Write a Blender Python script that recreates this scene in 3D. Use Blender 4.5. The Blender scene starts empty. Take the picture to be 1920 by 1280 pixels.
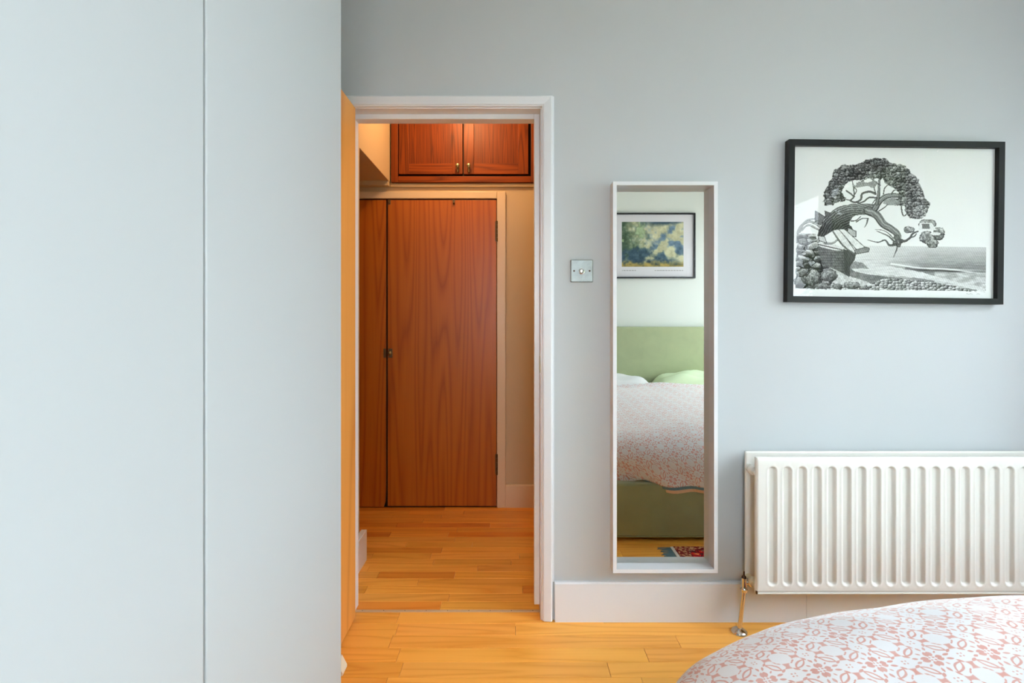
import bpy, bmesh, math, random
import numpy as np
from mathutils import Vector, Matrix

# ------------------------------------------------------------------ camera, world, light, exposure
scn = bpy.context.scene
C = scn.collection
CAM_H, CAM_D = 1.16, 1.90
cd = bpy.data.cameras.new('camera')
cam = bpy.data.objects.new('camera', cd)
C.objects.link(cam)
cam.location = (0, -CAM_D, CAM_H)
cam.rotation_euler = (math.pi / 2, 0, 0)
cd.sensor_width = 36
cd.lens = 17.25
cd.shift_y = -40 / 1920
cd.clip_start = 0.02
cd.dof.use_dof = True
cd.dof.focus_distance = 1.95
cd.dof.aperture_fstop = 5.6
scn.camera = cam

scn.view_settings.view_transform = 'Standard'
scn.view_settings.look = 'None'
scn.view_settings.gamma = 1
scn.view_settings.use_curve_mapping = False
scn.view_settings.exposure = 0.0
scn.cycles.max_bounces = 10
scn.cycles.diffuse_bounces = 6
scn.cycles.transparent_max_bounces = 12
scn.cycles.caustics_reflective = False
scn.cycles.caustics_refractive = False
scn.cycles.sample_clamp_indirect = 4

SKY = 17.3
world = bpy.data.worlds.new('world')
scn.world = world
world.use_nodes = True
wn = world.node_tree
wn.nodes.clear()
wo = wn.nodes.new('ShaderNodeOutputWorld')
wb = wn.nodes.new('ShaderNodeBackground')
wb.inputs['Color'].default_value = (0.84, 0.93, 1.0, 1)      # even, overcast daylight
wb.inputs['Strength'].default_value = SKY
wn.links.new(wb.outputs[0], wo.inputs[0])

XR, XL, YB, ZC = 2.31, -1.0, -2.86, 2.75          # bedroom extents (back wall face at y = 0)
WY0, WY1, WZ0, WZ1 = -2.72, -0.50, 0.62, 2.22      # window opening in the right wall
HALL_W = 16.5
LAMP_XYZ = (-0.28, 0.72, 2.50)

# ------------------------------------------------------------------ node helpers
class NT:
    def __init__(s, name):
        s.m = bpy.data.materials.new(name)
        s.m.use_nodes = True
        s.t = s.m.node_tree
        s.b = s.t.nodes['Principled BSDF']
        s.out = s.t.nodes['Material Output']
    def n(s, typ, **kw):
        nd = s.t.nodes.new('ShaderNode' + typ)
        for k, v in kw.items():
            setattr(nd, k, v)
        return nd
    def link(s, a, b):
        s.t.links.new(a, b)
    def put(s, sock, v):
        if isinstance(v, (int, float, tuple)):
            sock.default_value = v
        else:
            s.link(v, sock)
    def math(s, op, a, b=None, c=None, clamp=False):
        nd = s.n('Math', operation=op)
        nd.use_clamp = clamp
        s.put(nd.inputs[0], a)
        if b is not None: s.put(nd.inputs[1], b)
        if c is not None: s.put(nd.inputs[2], c)
        return nd.outputs[0]
    def mix(s, f, a, b, blend='MIX'):
        nd = s.n('Mix', data_type='RGBA', blend_type=blend)
        s.put(nd.inputs[0], f)
        s.put(nd.inputs[6], a)
        s.put(nd.inputs[7], b)
        return nd.outputs[2]
    def ramp(s, f, stops, interp='LINEAR'):
        nd = s.n('ValToRGB')
        cr = nd.color_ramp
        cr.interpolation = interp
        while len(cr.elements) < len(stops): cr.elements.new(0.5)
        for e, (p, c) in zip(cr.elements, stops):
            e.position = p
            e.color = c if len(c) == 4 else (*c, 1)
        s.link(f, nd.inputs[0])
        return nd.outputs[0]
    def coord(s, which='Object', scale=(1, 1, 1), loc=(0, 0, 0), rot=(0, 0, 0)):
        tc = s.n('TexCoord')
        mp = s.n('Mapping')
        mp.inputs['Scale'].default_value = scale
        mp.inputs['Location'].default_value = loc
        mp.inputs['Rotation'].default_value = rot
        s.link(tc.outputs[which], mp.inputs[0])
        return mp.outputs[0]
    def noise(s, vec, scale=5, detail=3, rough=0.5, dist=0.0):
        nd = s.n('TexNoise')
        s.link(vec, nd.inputs['Vector'])
        nd.inputs['Scale'].default_value = scale
        nd.inputs['Detail'].default_value = detail
        nd.inputs['Roughness'].default_value = rough
        nd.inputs['Distortion'].default_value = dist
        return nd.outputs['Fac']
    def bump(s, h, strength=0.2, dist=0.002):
        nd = s.n('Bump')
        nd.inputs['Strength'].default_value = strength
        nd.inputs['Distance'].default_value = dist
        s.link(h, nd.inputs['Height'])
        s.link(nd.outputs[0], s.b.inputs['Normal'])
    def base(s, v): s.put(s.b.inputs['Base Color'], v)
    def set(s, rough=None, metal=None, spec=None, **kw):
        if rough is not None: s.put(s.b.inputs['Roughness'], rough)
        if metal is not None: s.b.inputs['Metallic'].default_value = metal
        if spec is not None: s.b.inputs['Specular IOR Level'].default_value = spec
        for k, v in kw.items(): s.b.inputs[k].default_value = v

def lin(r, g, b):
    f = lambda c: (c / 255 / 12.92) if c / 255 <= 0.04045 else ((c / 255 + 0.055) / 1.055) ** 2.4
    return (f(r), f(g), f(b), 1)

def paint(name, col, rough=0.5, bumpy=0.15, scale=60, vary=0.03, spec=0.4):
    t = NT(name)
    v = t.coord('Object')
    n1 = t.noise(v, 1.3, 3)
    c2 = tuple(min(1, c * (1 - vary)) for c in col[:3]) + (1,)
    t.base(t.mix(n1, col, c2))
    t.set(rough=rough, spec=spec)
    t.bump(t.noise(v, scale, 4), bumpy, 0.001)
    return t.m

M = {}
M['wall'] = paint('wall_paint', lin(202, 208, 213), 0.7, 0.12, 120)
M['rearwall'] = paint('pale_wall_paint', lin(226, 232, 226), 0.7, 0.1, 120)
M['ceil'] = paint('ceiling_paint', lin(238, 238, 236), 0.8, 0.05)
M['gloss'] = paint('white_gloss_paint', lin(238, 243, 250), 0.28, 0.12, 25, 0.04, 0.5)
M['hallwall'] = paint('hall_wall_paint', lin(202, 182, 150), 0.75, 0.1, 90)
M['hallgloss'] = paint('hall_trim_paint', lin(226, 206, 176), 0.35, 0.1, 25, 0.04)
M['wardrobe'] = paint('wardrobe_paint', lin(176, 182, 184), 0.42, 0.05, 200, 0.02)
M['rad'] = paint('radiator_enamel', lin(244, 244, 240), 0.22, 0.05, 30, 0.02, 0.5)
M['radyellow'] = paint('aged_enamel', lin(228, 216, 182), 0.3, 0.05, 30, 0.1)
M['frame_white'] = paint('white_frame_lacquer', lin(240, 244, 250), 0.35, 0.02, 90, 0.01)
M['frame_black'] = paint('black_frame_lacquer', lin(18, 21, 24), 0.42, 0.05, 90, 0.1, 0.25)
M['upvc'] = paint('white_window_frame', lin(240, 242, 242), 0.3, 0.02, 50, 0.01)
M['mat'] = paint('paper', lin(240, 240, 238), 0.8, 0.03, 300, 0.01)
M['dark'] = paint('door_gap_shade', lin(30, 20, 14), 0.8, 0.05)
M['rubber'] = paint('cream_rubber', lin(235, 228, 205), 0.5, 0.05)

def metal(name, col, rough, scr=0.0):
    t = NT(name)
    v = t.coord('Object')
    nz = t.noise(v, 38, 4, 0.6, 0.6)
    t.base(t.mix(nz, col, tuple(c * (1 - scr) for c in col[:3]) + (1,)))
    t.set(rough=t.math('MULTIPLY_ADD', nz, 0.25, rough), metal=1.0)
    return t.m
M['chrome'] = metal('chrome', (0.82, 0.80, 0.78, 1), 0.03, 0.1)
M['brushed'] = metal('worn_steel', (0.44, 0.48, 0.48, 1), 0.36, 0.35)
M['brass'] = metal('aged_brass', (0.42, 0.34, 0.18, 1), 0.2, 0.4)
M['darkmetal'] = metal('dark_metal', (0.10, 0.06, 0.04, 1), 0.35, 0.3)
M['tarnish'] = metal('tarnished_hinge', (0.20, 0.15, 0.09, 1), 0.35, 0.4)

def wood(name, c_light, c_dark, along='Z', rings=9.0, sx=5.0, sz=0.45, rough=0.4, tint=None, fine=0.35, warp=0.0):
    """Veneer: the contour lines of a stretched smooth noise give the cathedral figure."""
    t = NT(name)
    sc = {'Z': (sx, sx, sz), 'X': (sz, sx, sx), 'Y': (sx, sz, sx)}[along]
    fs = {'Z': (260, 260, 4), 'X': (4, 260, 260), 'Y': (260, 4, 260)}[along]
    oi = t.n('ObjectInfo')
    tc = t.n('TexCoord')
    off = t.n('VectorMath', operation='MULTIPLY_ADD')
    t.link(oi.outputs['Random'], off.inputs[0])
    off.inputs[1].default_value = (37.0, 11.0, 23.0)
    t.link(tc.outputs['Object'], off.inputs[2])
    def mp(s):
        m = t.n('Mapping')
        m.inputs['Scale'].default_value = s
        t.link(off.outputs[0], m.inputs[0])
        return m.outputs[0]
    big = t.noise(mp(sc), 1.0, 1.6, 0.35, warp)
    fr = t.math('FRACT', t.math('MULTIPLY', big, rings))
    tri = t.math('ABSOLUTE', t.math('MULTIPLY_ADD', fr, 2.0, -1.0))
    line = t.math('POWER', tri, 2.2)
    fine_n = t.noise(mp(fs), 1.0, 3, 0.6)
    f = t.math('ADD', t.math('MULTIPLY', line, 0.6), t.math('MULTIPLY', t.math('SUBTRACT', fine_n, 0.4), fine * 2), clamp=True)
    col = t.mix(f, c_light, c_dark)
    if tint:
        at = t.n('Attribute', attribute_type='GEOMETRY', attribute_name='tint')
        col = t.mix(1.0, col, at.outputs['Color'], 'MULTIPLY')
    t.base(col)
    t.set(rough=rough, spec=0.25 if 'pine' in name else 0.5)
    t.bump(f, 0.06, 0.0006)
    return t.m
M['door_oak'] = wood('pale_veneer', lin(232, 166, 84), lin(196, 122, 46), 'Z', 6, 4, 0.3, 0.4, fine=0.2)
M['teak'] = wood('orange_brown_veneer', lin(180, 98, 22), lin(140, 60, 4), 'Z', 16, 6.0, 0.24, 0.38, fine=0.35)
M['pine_v'] = wood('stained_pine_upright', lin(128, 58, 8), lin(58, 20, 2), 'Z', 12, 14, 0.6, 0.45, fine=0.5)
M['pine_p'] = wood('stained_pine_panel', lin(124, 54, 6), lin(44, 14, 1), 'Z', 34, 24, 0.30, 0.48, fine=0.7)
M['pine_h'] = wood('stained_pine_rail', lin(136, 62, 9), lin(68, 24, 3), 'X', 10, 14, 1.0, 0.45, fine=0.5)
M['floorwood'] = wood('honey_floor_boards', lin(252, 190, 92), lin(226, 152, 54), 'X', 7, 13, 0.9, 0.3, tint=True, fine=0.25)
M['floorbase'] = paint('floor_underlay', lin(70, 45, 20), 0.9)
M['threshold'] = paint('worn_threshold', lin(214, 186, 150), 0.35, 0.3, 40, 0.2)

def velvet(name, c):
    t = NT(name)
    v = t.coord('Object')
    n1 = t.noise(v, 7, 5, 0.6, 0.5)
    t.base(t.mix(n1, c, tuple(x * 0.78 for x in c[:3]) + (1,)))
    t.set(rough=0.85, spec=0.2)
    t.b.inputs['Sheen Weight'].default_value = 0.35
    t.b.inputs['Sheen Roughness'].default_value = 0.4
    t.bump(t.noise(v, 350, 2), 0.3, 0.001)
    return t.m
M['velvet'] = velvet('olive_green_velvet', lin(150, 158, 122))
def cloth(name, c, vary=0.06, sc=500):
    t = NT(name)
    v = t.coord('Object')
    t.base(t.mix(t.noise(v, 20, 3), c, tuple(x * (1 - vary) for x in c[:3]) + (1,)))
    t.set(rough=0.9, spec=0.15)
    t.bump(t.noise(v, sc, 2), 0.25, 0.001)
    return t.m
M['sheet'] = cloth('white_cotton', lin(238, 240, 240))
M['pillow_green'] = cloth('pale_green_cotton', lin(206, 224, 186))
M['teal'] = cloth('blue_grey_lining', lin(104, 138, 150))
M['peach'] = cloth('peach_lining', lin(226, 186, 150))
M['fringe'] = cloth('blue_white_fringe', lin(190, 200, 208), 0.5, 90)

def glass(name, tintc=(1, 1, 1, 1), boost=1.0):
    t = NT(name)
    t.t.nodes.remove(t.b)
    tr = t.n('BsdfTransparent'); tr.inputs[0].default_value = tintc
    gl = t.n('BsdfGlossy'); gl.inputs['Roughness'].default_value = 0.0
    ge = t.n('NewGeometry')
    dt = t.n('VectorMath', operation='DOT_PRODUCT')
    t.link(ge.outputs['Normal'], dt.inputs[0]); t.link(ge.outputs['Incoming'], dt.inputs[1])
    k = t.math('POWER', t.math('SUBTRACT', 1.0, t.math('ABSOLUTE', dt.outputs['Value'])), 5.0)
    mx = t.n('MixShader')
    t.put(mx.inputs[0], t.math('MULTIPLY', t.math('MULTIPLY_ADD', k, 0.96, 0.04), boost, clamp=True))
    t.link(tr.outputs[0], mx.inputs[1])
    t.link(gl.outputs[0], mx.inputs[2])
    t.link(mx.outputs[0], t.out.inputs[0])
    return t.m
M['glass'] = glass('window_glass')
M['picglass'] = glass('picture_glass', (1, 1, 1, 1), .5)
t = NT('mirror_glass'); t.base((0.93, 0.95, 0.93, 1)); t.set(rough=0.0, metal=1.0); M['mirror'] = t.m

# duvet print: a four-fold lace of pink shapes on white, drawn in the cloth's own UV (metres)
def duvet_mat():
    t = NT('pink_lace_print_cotton')
    uv = t.n('UVMap')
    sep = t.n('SeparateXYZ')
    t.link(uv.outputs[0], sep.inputs[0])
    CELL = 0.104
    def cell(o):
        fr = t.math('FRACT', t.math('MULTIPLY_ADD', o, 1 / CELL, 40.5))
        return t.math('ABSOLUTE', t.math('SUBTRACT', fr, 0.5))
    ax, ay = cell(sep.outputs[0]), cell(sep.outputs[1])
    a, b = t.math('MAXIMUM', ax, ay), t.math('MINIMUM', ax, ay)
    def ell(cx, cy, rx, ry, ang=0.0):           # implicit ellipse value (1 on its edge)
        dx, dy = t.math('SUBTRACT', a, cx), t.math('SUBTRACT', b, cy)
        c, s_ = math.cos(ang), math.sin(ang)
        u = t.math('ADD', t.math('MULTIPLY', dx, c / rx), t.math('MULTIPLY', dy, s_ / rx))
        w = t.math('ADD', t.math('MULTIPLY', dx, -s_ / ry), t.math('MULTIPLY', dy, c / ry))
        return t.math('SQRT', t.math('ADD', t.math('MULTIPLY', u, u), t.math('MULTIPLY', w, w)))
    def inside(e, edge=1.0, soft=0.10):
        return t.math('MULTIPLY_ADD', e, -1 / soft, edge / soft + 0.5, clamp=True)
    def lens(cx, cy, rx, ry, ang=0.0):          # pointed petal
        dx, dy = t.math('SUBTRACT', a, cx), t.math('SUBTRACT', b, cy)
        c, s_ = math.cos(ang), math.sin(ang)
        u = t.math('ADD', t.math('MULTIPLY', dx, c / rx), t.math('MULTIPLY', dy, s_ / rx))
        w = t.math('ADD', t.math('MULTIPLY', dx, -s_ / ry), t.math('MULTIPLY', dy, c / ry))
        return t.math('ADD', t.math('MULTIPLY', u, u), t.math('ABSOLUTE', w))
    masks = []
    # flared square between the round spot and the star
    wv = t.math('ABSOLUTE', t.math('SUBTRACT', a, 0.265))
    fl = t.math('MULTIPLY_ADD', t.math('MULTIPLY', wv, wv), 5.5, 0.040)
    sq = t.math('MULTIPLY', t.math('MULTIPLY_ADD', t.math('SUBTRACT', fl, b), 60.0, 0.5, clamp=True),
                t.math('MULTIPLY_ADD', t.math('SUBTRACT', 0.078, wv), 60.0, 0.5, clamp=True))
    masks.append(sq)
    # pointed leaf outline running from star to star
    leaf = lens(0.250, 0.250, 0.170, 0.072, -math.pi / 4)
    ring = t.math('MULTIPLY', inside(leaf), t.math('SUBTRACT', 1.0, inside(leaf, 0.50)))
    masks.append(ring)
    masks.append(inside(ell(0.47, 0.47, 0.018, 0.018)))
    masks.append(inside(lens(0.378, 0.472, 0.068, 0.044)))       # mirrored by the fold into four petals
    masks.append(inside(lens(0.472, 0.378, 0.068, 0.044, math.pi / 2)))
    masks.append(inside(lens(0.372, 0.118, 0.062, 0.026, 0.95)))
    masks.append(inside(lens(0.448, 0.225, 0.058, 0.026, 1.35)))
    masks.append(inside(ell(0.470, 0.032, 0.016, 0.016)))
    masks.append(inside(lens(0.172, 0.125, 0.045, 0.016, 2.25)))
    masks.append(inside(lens(0.352, 0.352, 0.040, 0.018, math.pi / 4)))
    m = masks[0]
    for k in masks[1:]:
        m = t.math('MAXIMUM', m, k)
    spot = t.math('SUBTRACT', 1.0, inside(ell(0, 0, 0.155, 0.155)))
    m = t.math('MULTIPLY', m, spot)
    v = t.coord('UV')
    wear = t.noise(v, 30, 3)
    m = t.math('MULTIPLY', m, t.math('MULTIPLY_ADD', wear, 0.35, 0.62), clamp=True)
    t.base(t.mix(m, lin(226, 228, 232), lin(200, 132, 118)))
    t.set(rough=0.75, spec=0.25)
    t.b.inputs['Sheen Weight'].default_value = 0.7
    t.b.inputs['Sheen Roughness'].default_value = 0.3
    t.bump(t.noise(v, 900, 2), 0.25, 0.0006)
    return t.m
M['duvet'] = duvet_mat()

def rug_mat():
    t = NT('red_patterned_rug_pile')
    v = t.coord('Object')
    vo = t.n('TexVoronoi', feature='DISTANCE_TO_EDGE'); vo.inputs['Scale'].default_value = 26
    t.link(v, vo.inputs['Vector'])
    n1 = t.noise(v, 45, 2)
    c = t.ramp(vo.outputs['Distance'], [(0.0, lin(60, 14, 16)), (0.05, lin(60, 14, 16)), (0.08, lin(168, 24, 24)), (0.3, lin(190, 34, 28)), (0.42, lin(196, 150, 90))])
    c = t.mix(t.math('GREATER_THAN', n1, 0.62), c, lin(40, 34, 48))
    t.base(c)
    t.set(rough=0.95, spec=0.1)
    t.bump(t.noise(v, 400, 2), 0.5, 0.002)
    return t.m
M['rug'] = rug_mat()
def rugborder_mat():
    t = NT('dark_red_rug_border')
    v = t.coord('Object')
    w = t.noise(v, 70, 2)
    t.base(t.ramp(w, [(0.4, lin(92, 16, 20)), (0.52, lin(120, 26, 26)), (0.6, lin(190, 150, 110))]))
    t.set(rough=0.95, spec=0.1)
    return t.m
M['rugborder'] = rugborder_mat()

def attr_mat(name, rough=0.7):
    t = NT(name)
    at = t.n('Attribute', attribute_type='GEOMETRY', attribute_name='ink')
    t.base(at.outputs['Color'])
    t.set(rough=rough, spec=0.2)
    return t.m
M['etching'] = attr_mat('etching_ink_on_paper')
M['poster'] = attr_mat('poster_ink')
t = NT('leaf_green'); v = t.coord('Object'); t.base(t.mix(t.noise(v, 2.5, 3), lin(96, 120, 78), lin(156, 172, 116))); t.set(rough=0.6); M['leaf'] = t.m
M['bark'] = paint('bark', lin(92, 74, 56), 0.9, 0.6, 20, 0.4)
M['paving'] = paint('pale_paving', lin(176, 170, 160), 0.95, 0.5, 30, 0.3)

# ------------------------------------------------------------------ mesh helpers
LOC = {}
def box(bm, x0, x1, y0, y1, z0, z1):
    r = bmesh.ops.create_cube(bm, size=1.0)
    for v in r['verts']:
        v.co = Vector((x0 + (v.co.x + .5) * (x1 - x0), y0 + (v.co.y + .5) * (y1 - y0), z0 + (v.co.z + .5) * (z1 - z0)))
    return r['verts']
def tube(bm, p0, p1, r0, r1=None, seg=20, cap=True):
    r1 = r0 if r1 is None else r1
    p0, p1 = Vector(p0), Vector(p1)
    d = p1 - p0
    r = bmesh.ops.create_cone(bm, cap_ends=cap, segments=seg, radius1=r0, radius2=r1, depth=d.length)
    bmesh.ops.transform(bm, verts=r['verts'], matrix=Matrix.Translation((p0 + p1) / 2) @ Vector((0, 0, 1)).rotation_difference(d).to_matrix().to_4x4())
    return r['verts']
def ball(bm, c, r, s=(1, 1, 1), seg=20):
    q = bmesh.ops.create_uvsphere(bm, u_segments=seg, v_segments=seg // 2, radius=r)
    for v in q['verts']:
        v.co = Vector((v.co.x * s[0] + c[0], v.co.y * s[1] + c[1], v.co.z * s[2] + c[2]))
    return q['verts']
def lathe(bm, base, axis, prof, seg=24):
    """prof: (distance along axis, radius)"""
    base, axis = Vector(base), Vector(axis).normalized()
    q = Vector((0, 0, 1)).rotation_difference(axis)
    rings = []
    for h, r in prof:
        rings.append([bm.verts.new(base + q @ Vector((r * math.cos(2 * math.pi * k / seg), r * math.sin(2 * math.pi * k / seg), h))) for k in range(seg)])
    for a, b in zip(rings, rings[1:]):
        for k in range(seg):
            bm.faces.new((a[k], a[(k + 1) % seg], b[(k + 1) % seg], b[k]))
    bm.faces.new(list(reversed(rings[0]))); bm.faces.new(rings[-1])
def prism(bm, prof, plane, a0, a1):
    """prof: 2-D outline; extruded from a0 to a1 along the axis named by plane ('X','Y','Z')."""
    def P(u, v, a):
        return {'X': (a, u, v), 'Y': (u, a, v), 'Z': (u, v, a)}[plane]
    A = [bm.verts.new(P(u, v, a0)) for u, v in prof]
    B = [bm.verts.new(P(u, v, a1)) for u, v in prof]
    n = len(prof)
    for k in range(n):
        bm.faces.new((A[k], A[(k + 1) % n], B[(k + 1) % n], B[k]))
    bm.faces.new(list(reversed(A))); bm.faces.new(B)
def obj(name, bm, mat, parent=None, bevel=0.0, smooth=False, seg=2, origin=None):
    if bevel:
        bmesh.ops.bevel(bm, geom=[e for e in bm.edges if len(e.link_faces) == 2 and e.calc_face_angle(0) > 0.5], offset=bevel, segments=seg, affect='EDGES', profile=0.5)
    bmesh.ops.recalc_face_normals(bm, faces=bm.faces[:])
    loc = Vector((0, 0, 0))
    if parent is not None: loc = LOC[parent.name]
    elif origin is not None: loc = Vector(origin)
    bmesh.ops.translate(bm, verts=bm.verts[:], vec=-loc)
    me = bpy.data.meshes.new(name)
    bm.to_mesh(me); bm.free()
    if smooth: me.shade_smooth()
    me.materials.append(M[mat] if isinstance(mat, str) else mat)
    o = bpy.data.objects.new(name, me)
    C.objects.link(o)
    LOC[o.name] = loc
    if parent is not None: o.parent = parent
    else: o.location = loc
    return o
def boxo(name, dims, mat, parent=None, bevel=0.0, origin=None):
    bm = bmesh.new(); box(bm, *dims)
    return obj(name, bm, mat, parent, bevel, origin=origin)
def smooth_by_angle(o, deg=35):
    me = o.data
    me.shade_smooth()
    me.set_sharp_from_angle(angle=math.radians(deg))
def thing(name, label, cat, loc, group=None):
    o = bpy.data.objects.new(name, None)
    o.empty_display_size = 0.1
    C.objects.link(o); o.location = loc
    LOC[o.name] = Vector(loc)
    o['label'] = label; o['category'] = cat
    if group: o['group'] = group
    return o
def tag(o, label, cat, group=None):
    o['label'] = label; o['category'] = cat
    if group: o['group'] = group
def struct(o, label, cat):
    o['kind'] = 'structure'; o['label'] = label; o['category'] = cat
    return o

# ------------------------------------------------------------------ room shell
LX0, LX1, LZ = -0.647, 0.110, 1.979      # door lining inner faces
bm = bmesh.new()
box(bm, XL - .12, LX0 - .025, 0, .1, -.02, ZC)
box(bm, LX1 + .025, XR + .12, 0, .1, -.02, ZC)
box(bm, LX0 - .025, LX1 + .025, 0, .1, LZ + .025, ZC)
struct(obj('wall_back', bm, 'wall'), 'pale grey painted wall with mirror, radiator and framed etching', 'wall')
struct(boxo('wall_left', (XL - .12, XL, YB, 0, -.02, ZC), 'wall'), 'pale grey wall behind the fitted wardrobe', 'wall')
W2X0, W2X1, W2Z0, W2Z1 = -.12, .42, .85, 2.25          # unseen fill window, added behind the camera to brighten the back wall
bm = bmesh.new()
box(bm, XL - .12, W2X0, YB - .2, YB, -.02, ZC); box(bm, W2X1, XR + .12, YB - .2, YB, -.02, ZC)
box(bm, W2X0, W2X1, YB - .2, YB, -.02, W2Z0); box(bm, W2X0, W2X1, YB - .2, YB, W2Z1, ZC)
struct(obj('wall_front', bm, 'rearwall'), 'pale wall behind the green headboard, seen in the mirror', 'wall')
bm = bmesh.new()
box(bm, XR, XR + .22, YB, WY0, -.02, ZC)
box(bm, XR, XR + .22, WY1, 0, -.02, ZC)
box(bm, XR, XR + .22, WY0, WY1, -.02, WZ0)
box(bm, XR, XR + .22, WY0, WY1, WZ1, ZC)
struct(obj('wall_right', bm, 'wall'), 'pale grey window wall right of the radiator', 'wall')
struct(boxo('ceiling', (XL - .12, XR + .22, YB - .12, 1.25, ZC, ZC + .1), 'ceil'), 'white ceiling above bedroom and hallway', 'ceiling')

# window: sash frame, mullions, panes, sill
win = bpy.data.objects.new('window_1', None); C.objects.link(win); LOC['window_1'] = Vector((0, 0, 0))
struct(win, 'white framed bedroom window in the right wall, reflected in the etching glass', 'window')
FX0, FX1 = XR + .10, XR + .16
bm = bmesh.new()
box(bm, FX0, FX1, WY0, WY1, WZ0, WZ0 + .06); box(bm, FX0, FX1, WY0, WY1, WZ1 - .06, WZ1)
box(bm, FX0, FX1, WY0, WY0 + .06, WZ0 + .06, WZ1 - .06); box(bm, FX0, FX1, WY1 - .06, WY1, WZ0 + .06, WZ1 - .06)
obj('window_frame', bm, 'upvc', win, 0.004)
MUL = [-1.10, -1.95]
for y in MUL:
    boxo('mullion', (FX0 - .01, FX1, y - .03, y + .03, WZ0 + .06, WZ1 - .06), 'upvc', win, 0.004)
ys = [WY0 + .06, MUL[1] - .03, MUL[1] + .03, MUL[0] - .03, MUL[0] + .03, WY1 - .06]
for k in range(3):
    boxo('pane', (FX0 + .028, FX0 + .032, ys[2 * k], ys[2 * k + 1], WZ0 + .06, WZ1 - .06), 'glass', win)
boxo('window_sill', (XR - .04, FX0, WY0 - .02, WY1 + .02, WZ0 - .03, WZ0 + .0), 'gloss', win, 0.006)

fill_win = bpy.data.objects.new('fill_window', None); C.objects.link(fill_win); LOC['fill_window'] = Vector((0, 0, 0))
struct(fill_win, 'unseen narrow white window added in the headboard wall as fill light', 'window')
bm = bmesh.new()
box(bm, W2X0, W2X1, YB - .15, YB - .10, W2Z0, W2Z0 + .05); box(bm, W2X0, W2X1, YB - .15, YB - .10, W2Z1 - .05, W2Z1)
box(bm, W2X0, W2X0 + .05, YB - .15, YB - .10, W2Z0 + .05, W2Z1 - .05); box(bm, W2X1 - .05, W2X1, YB - .15, YB - .10, W2Z0 + .05, W2Z1 - .05)
obj('window_frame', bm, 'upvc', fill_win, 0.003)
boxo('pane', (W2X0 + .05, W2X1 - .05, YB - .127, YB - .123, W2Z0 + .05, W2Z1 - .05), 'glass', fill_win)
boxo('window_sill', (W2X0 - .02, W2X1 + .02, YB - .10, YB + .03, W2Z0 - .03, W2Z0), 'gloss', fill_win, 0.004)

# ------------------------------------------------------------------ hallway shell
HY = 1.15                                 # hall far wall face
HX0, HX1, HZ = -1.7, 0.62, 2.56
struct(boxo('wall_hall_far', (HX0 - .1, HX1 + .1, HY + .0, HY + .1, -.02, ZC), 'hallwall'), 'tan hallway wall holding the cupboards', 'wall')
struct(boxo('wall_hall_right', (HX1, HX1 + .1, .1, HY, -.02, ZC), 'hallwall'), 'tan hallway wall hidden right of the doorway', 'wall')
struct(boxo('wall_hall_left', (HX0 - .1, HX0, .1, HY, -.02, ZC), 'hallwall'), 'tan hallway end wall past the bulkhead', 'wall')
struct(boxo('wall_hall_return', (HX0, -.73, .1, .447, -.02, HZ), 'hallwall'), 'short hallway wall beside the open door', 'wall')
struct(boxo('ceiling_hall', (HX0 - .1, HX1 + .1, .1, HY, HZ, HZ + .06), 'ceil'), 'hallway ceiling over the cupboards', 'ceiling')
bm = bmesh.new()
box(bm, HX0, -.754, .447, HY, 2.012, HZ)
bk = obj('trim_1', bm, 'hallwall', None, 0.002)
struct(bk, 'tan boxed bulkhead under the hall ceiling left of the overhead cupboard', 'bulkhead')
boxo('trim_board', (HX0, -.757, HY - .05, HY, 1.985, 2.012), 'hallwall', bk)

# ------------------------------------------------------------------ floor: boards laid one by one
floor = struct(boxo('floor', (XL - .12, XR + .22, YB - .12, HY + .1, -.06, -.013), 'floorbase'), 'honey coloured hardwood strip floor through bedroom and hallway', 'floor')
rnd = random.Random(7)
def tintcol(hall):
    k = rnd.random()
    if hall and k < 0.22: return (rnd.uniform(.78, .90), rnd.uniform(.60, .72), rnd.uniform(.42, .56))
    if k < 0.10: return (.84, .76, .64)
    s = rnd.uniform(.90, 1.06)
    return (s, s * rnd.uniform(.93, 1.0), s * rnd.uniform(.84, 1.0))
def add_tint(me, cols):
    a = me.color_attributes.new('tint', 'FLOAT_COLOR', 'CORNER')
    arr = np.ones((len(me.loops), 4), dtype=np.float32)
    arr[:, :3] = np.repeat(np.array(cols, dtype=np.float32), len(me.loops) // len(cols), axis=0)
    a.data.foreach_set('color', arr.ravel())
def plank_rows(y0, y1, w, x0, x1, lens, hall):
    out = []
    n = int(round((y1 - y0) / w)); w = (y1 - y0) / n
    for r in range(n):
        ya = y0 + r * w
        x = x0 - rnd.uniform(0, lens[1])
        while x < x1:
            L = rnd.uniform(*lens)
            a, b = max(x, x0), min(x + L, x1)
            if b - a > .03: out.append((a, b, ya, ya + w, hall))
            x += L
    return out
seen, rest = [], []
for p in plank_rows(-.66, .050, .071, XL, XR, (.42, 1.05), False): (seen if p[1] > -.66 and p[0] < 1.3 else rest).append(p)
for p in plank_rows(YB, -.66, .071, XL, XR, (.45, 1.1), False): rest.append(p)
for p in plank_rows(.064, HY, .0604, HX0, HX1, (.28, .75), True): (seen if p[1] > -.76 and p[0] < .16 else rest).append(p)
G = .0006
for p in seen:
    bm = bmesh.new()
    dz = rnd.uniform(-.0004, .0004)
    box(bm, p[0] + G, p[1] - G, p[2] + G, p[3] - G, -.012, 0 + dz)
    o = obj('plank', bm, 'floorwood', floor, 0.0007, seg=1)
    tc_ = tintcol(p[4])
    if p[4] and p[2] > .72: tc_ = (tc_[0] * .94, tc_[1] * .80, tc_[2] * .66)      # tint redder and darker at the cupboard end
    add_tint(o.data, [tc_])
bm = bmesh.new(); cols = []
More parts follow.
